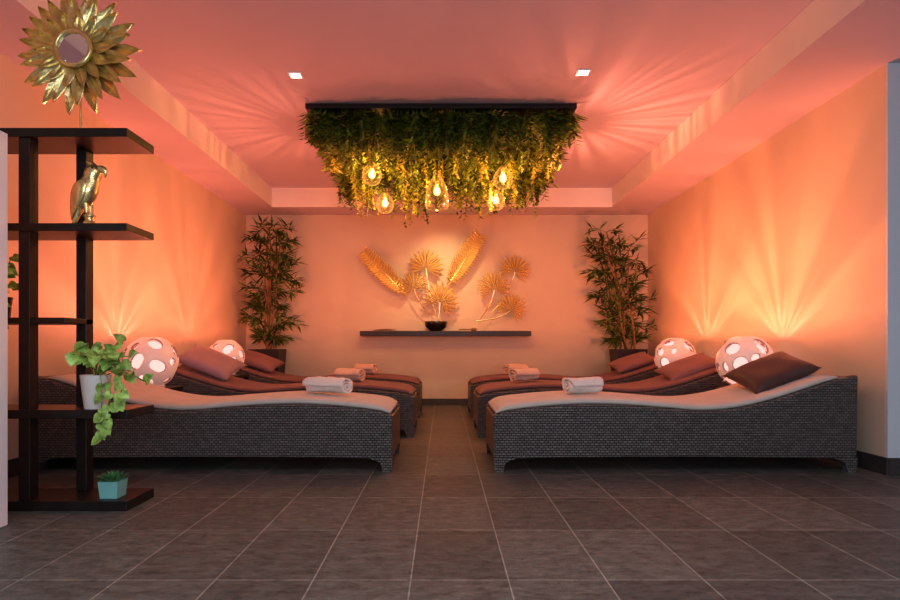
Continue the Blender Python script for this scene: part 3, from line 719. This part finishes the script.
# ---------------------------------------------------------------- ceiling planter panel
PY0, PY1, PX0, PX1, PZ = 4.59, 6.10, -1.055, 1.025, 2.562
hp = empty('hanging_planter', ((PX0+PX1)/2, (PY0+PY1)/2, PZ)); tag(hp, 'dark ceiling panel with cascading artificial fern greenery', 'hanging planter')
ox, oy = (PX0+PX1)/2, (PY0+PY1)/2
box('panel', PX0-ox, PX1-ox, PY0-oy, PY1-oy, 0.0, ZT-PZ-0.001, M_dark, hp, 0.003)
rnd = random.Random(5)
G = Geo(); GV = Geo()
bulbs = [(372,174,5.1),(437,191,5.15),(503,178,5.1),(385,203,5.6),(496,200,5.6)]
BP = [P(*b_) for b_ in bulbs]
def crowded(x, y):
    for b_ in BP:
        if y < b_.y and math.hypot(x-b_.x, y-b_.y) < 0.30 and abs(x-b_.x) < 0.11: return True
    return False
def sprig(g, x, y, L, nl, wl, out, kind=0):
    p0 = Vector((x, y, PZ)); dv = Vector((out[0]+rnd.uniform(-.22,.22), out[1]+rnd.uniform(-.3,.3), -1)).normalized()
    bend = Vector((rnd.uniform(-.25,.25), rnd.uniform(-.25,.25), -0.5))
    pts = [p0]
    for i in range(1, 6):
        t = i/5; pts.append(p0+dv*L*t+bend*L*0.35*t*t)
    loc_ = [q_-hp.location for q_ in pts]
    g.add(*tube([loc_[0], loc_[2], loc_[5]], 0.0018, 3))
    fa = rnd.uniform(0, 6.28)
    for i in range(nl):
        t = (i+1)/nl; k = min(4, int(t*5)); fr = t*5-k; p = loc_[k].lerp(loc_[k+1], fr)
        ax = (loc_[k+1]-loc_[k]).normalized(); a = (fa + (i%2)*math.pi + rnd.uniform(-.5,.5)) if kind == 0 else rnd.uniform(0, 6.28)
        side = ax.orthogonal(); side = Matrix.Rotation(a, 3, ax) @ side
        blade(g, p, side*0.8+ax*rnd.uniform(.4,1.0), wl*(1.15-0.6*t)*rnd.uniform(.8,1.2), wl*0.25 if kind == 0 else wl*0.5, ax, 0.2)
cnt = 0
while cnt < 980:
    if rnd.random() < 0.32:
        e_ = rnd.choice('FLRFB')
        x = rnd.uniform(PX0, PX1); y = rnd.uniform(PY0, PY1)
        if e_ == 'F': y = PY0+rnd.uniform(0.02,.08)
        elif e_ == 'B': y = PY1-rnd.uniform(0,.06)
        elif e_ == 'L': x = PX0+rnd.uniform(0.05,.12)
        else: x = PX1-rnd.uniform(0.05,.12)
    else: x = rnd.uniform(PX0+.05, PX1-.05); y = rnd.uniform(PY0, PY1)
    near = min((Vector((x,y,0))-Vector((b_.x,b_.y,0))).length for b_ in BP)
    edge = min(x-PX0, PX1-x)
    clump = 0.5+0.5*math.sin(x*9+1.3)*math.sin(y*8+0.4)
    L = rnd.uniform(.13,.24)+0.16*clump+(0.12 if (y > 5.3 and rnd.random() < .5) else 0)
    if edge < 0.18: L *= 0.7
    if near < 0.15: L = min(L, 0.17)
    if crowded(x, y): L = min(L, 0.19)
    sprig(G, x, y, L, 20, rnd.uniform(.080,.13), (0.0, -0.10 if y < PY0+0.2 else 0)); cnt += 1
k = 0
while k < 75:
    x = rnd.uniform(PX0+.12, PX1-.12); y = rnd.uniform(5.0, 6.02)
    if k % 2 == 0:
        bq = rnd.choice(BP); a = rnd.uniform(0,6.28); rr = rnd.uniform(.14,.34); x = bq.x+math.cos(a)*rr; y = bq.y+math.sin(a)*rr
        x = max(PX0+.1, min(PX1-.1, x)); y = max(4.7, min(6.05, y))
    if crowded(x, y): continue
    if any(math.hypot(x-b_.x, y-b_.y) < 0.13 for b_ in BP): continue
    k += 1
    sprig(GV, x, y, rnd.uniform(.22,.52)*(1 if y > 5.4 else 0.8), 34, rnd.uniform(.045,.075), (0,0), 1)
fo = obj('fern_foliage', G.v, G.f, M_fern, hp); fo['kind'] = 'stuff'
fv = obj('trailing_foliage', GV.v, GV.f, M_vine, hp); fv['kind'] = 'stuff'

def pendant(c, big):
    e = empty('pendant_bulb', (c.x, c.y, PZ)); 
    tag(e, 'warm glowing filament bulb in clear bottle glass shade' if big else 'warm glowing filament bulb in round clear glass under greenery', 'pendant light', 'pendant bulbs under the hanging planter')
    z = c.z-PZ
    g = Geo(); g.add(*tube([(0,0,0),(0,0,z+0.10)], 0.004, 6)); obj('cord', g.v, g.f, M_dark, e)
    v_, f_ = lathe([(0.001,0.11),(0.012,0.11),(0.018,0.10),(0.018,0.045),(0.001,0.045)], 20); obj('socket', v_, f_, M_brass, e, (0,0,z), True)
    pr = [(0.001,-0.040),(0.014,-0.037),(0.026,-0.026),(0.032,-0.006),(0.028,0.014),(0.019,0.032),(0.015,0.046)]
    v_, f_ = lathe(pr, 24); obj('bulb', v_, f_, M_bulb, e, (0,0,z), True)
    g = Geo()
    for a in range(6):
        th = a*math.pi/3; g.add(*tube([(0.010*math.cos(th),0.010*math.sin(th),0.025),(0.014*math.cos(th+.5),0.014*math.sin(th+.5),-0.026)], 0.0014, 4))
    obj('filament', g.v, g.f, M_fil, e, (0,0,z))
    if big: pr = [(0.092,-0.15),(0.100,-0.13),(0.100,-0.05),(0.086,0.03),(0.058,0.085),(0.034,0.12),(0.030,0.17),(0.034,0.175)]
    else: pr = [(0.03,-0.095),(0.062,-0.075),(0.082,-0.035),(0.084,0.0),(0.070,0.04),(0.042,0.075),(0.024,0.10)]
    n = 28; v_ = []; f_ = []
    for (r, zz) in pr:
        for k in range(n): th = 2*math.pi*k/n; v_.append((r*math.cos(th), r*math.sin(th), zz))
    for i in range(len(pr)-1):
        for k in range(n): f_.append((i*n+k, i*n+(k+1)%n, (i+1)*n+(k+1)%n, (i+1)*n+k))
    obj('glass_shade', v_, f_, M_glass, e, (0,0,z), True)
    gobo_light('pendant_light', (c.x, c.y, c.z-0.005), (1.0, 0.44, 0.13), 36.0 if big else 24.0, 'Z', 4.5, c.x*9+c.y, 0.4, 0.6, 0.75, 1.2, 0.02)
for i, c in enumerate(BP): pendant(c, i == 1)

# unseen lights added beside the panel throwing long soft streaks across the ceiling
for sx, pw, yy, fr in ((1, 32.0, 5.0, 8.0), (-1, 11.0, 5.1, 7.5)):
    gobo_light('added_streak_light', (ox+sx*1.12, yy, 2.12), (1.0, 0.29, 0.16), pw, 'Z', fr, sx*2.0, 0.40, 0.62, 0.35, 1.5, 0.025, 0, 0.10, 1.0, 0.0, 0.95)

# ---------------------------------------------------------------- room lights
def area(name, loc, rot, sx, sy, col, p):
    l = bpy.data.lights.new(name, 'AREA'); l.shape = 'RECTANGLE'; l.size = sx; l.size_y = sy; l.color = col; l.energy = p
    o = bpy.data.objects.new(name, l); o.location = loc; o.rotation_euler = rot; COL.objects.link(o); return o
area('window_daylight', (0.6, -2.2, 1.3), Euler((math.radians(73), 0, 0)), 4.0, 1.4, (0.80, 0.90, 1.0), 80)
area('added_floor_fill', (0.3, 1.2, 2.36), Euler((0, 0, 0)), 2.4, 0.8, (0.88, 0.95, 1.0), 21)  # added overhead fill to brighten the foreground floor, no fixture there
l = bpy.data.lights.new('added_art_spot', 'SPOT'); l.energy = 46; l.color = (1.0, 0.62, 0.30); l.spot_size = math.radians(75); l.spot_blend = 1.0; l.shadow_soft_size = 0.05  # unseen spot added to bring out highlights on the gold leaves
o = bpy.data.objects.new('added_art_spot', l); o.location = (0.1, 6.55, 2.30); o.rotation_euler = (Vector((0.0, 7.45, 1.45))-Vector(o.location)).to_track_quat('-Z', 'Y').to_euler(); COL.objects.link(o)
w = bpy.data.worlds.new('world'); S.world = w; w.use_nodes = True
bg = w.node_tree.nodes['Background']; bg.inputs[0].default_value = (0.55, 0.60, 0.75, 1); bg.inputs[1].default_value = 0.08

# ---------------------------------------------------------------- camera
cam = bpy.data.cameras.new('camera'); cam.lens = 24.0; cam.sensor_width = 36.0; cam.sensor_fit = 'HORIZONTAL'
cam.shift_x = 7/900; cam.shift_y = 45/900; cam.clip_start = 0.05
co = bpy.data.objects.new('camera', cam); co.location = (0, 0, CH); co.rotation_euler = (math.radians(90), 0, 0)
COL.objects.link(co); S.camera = co
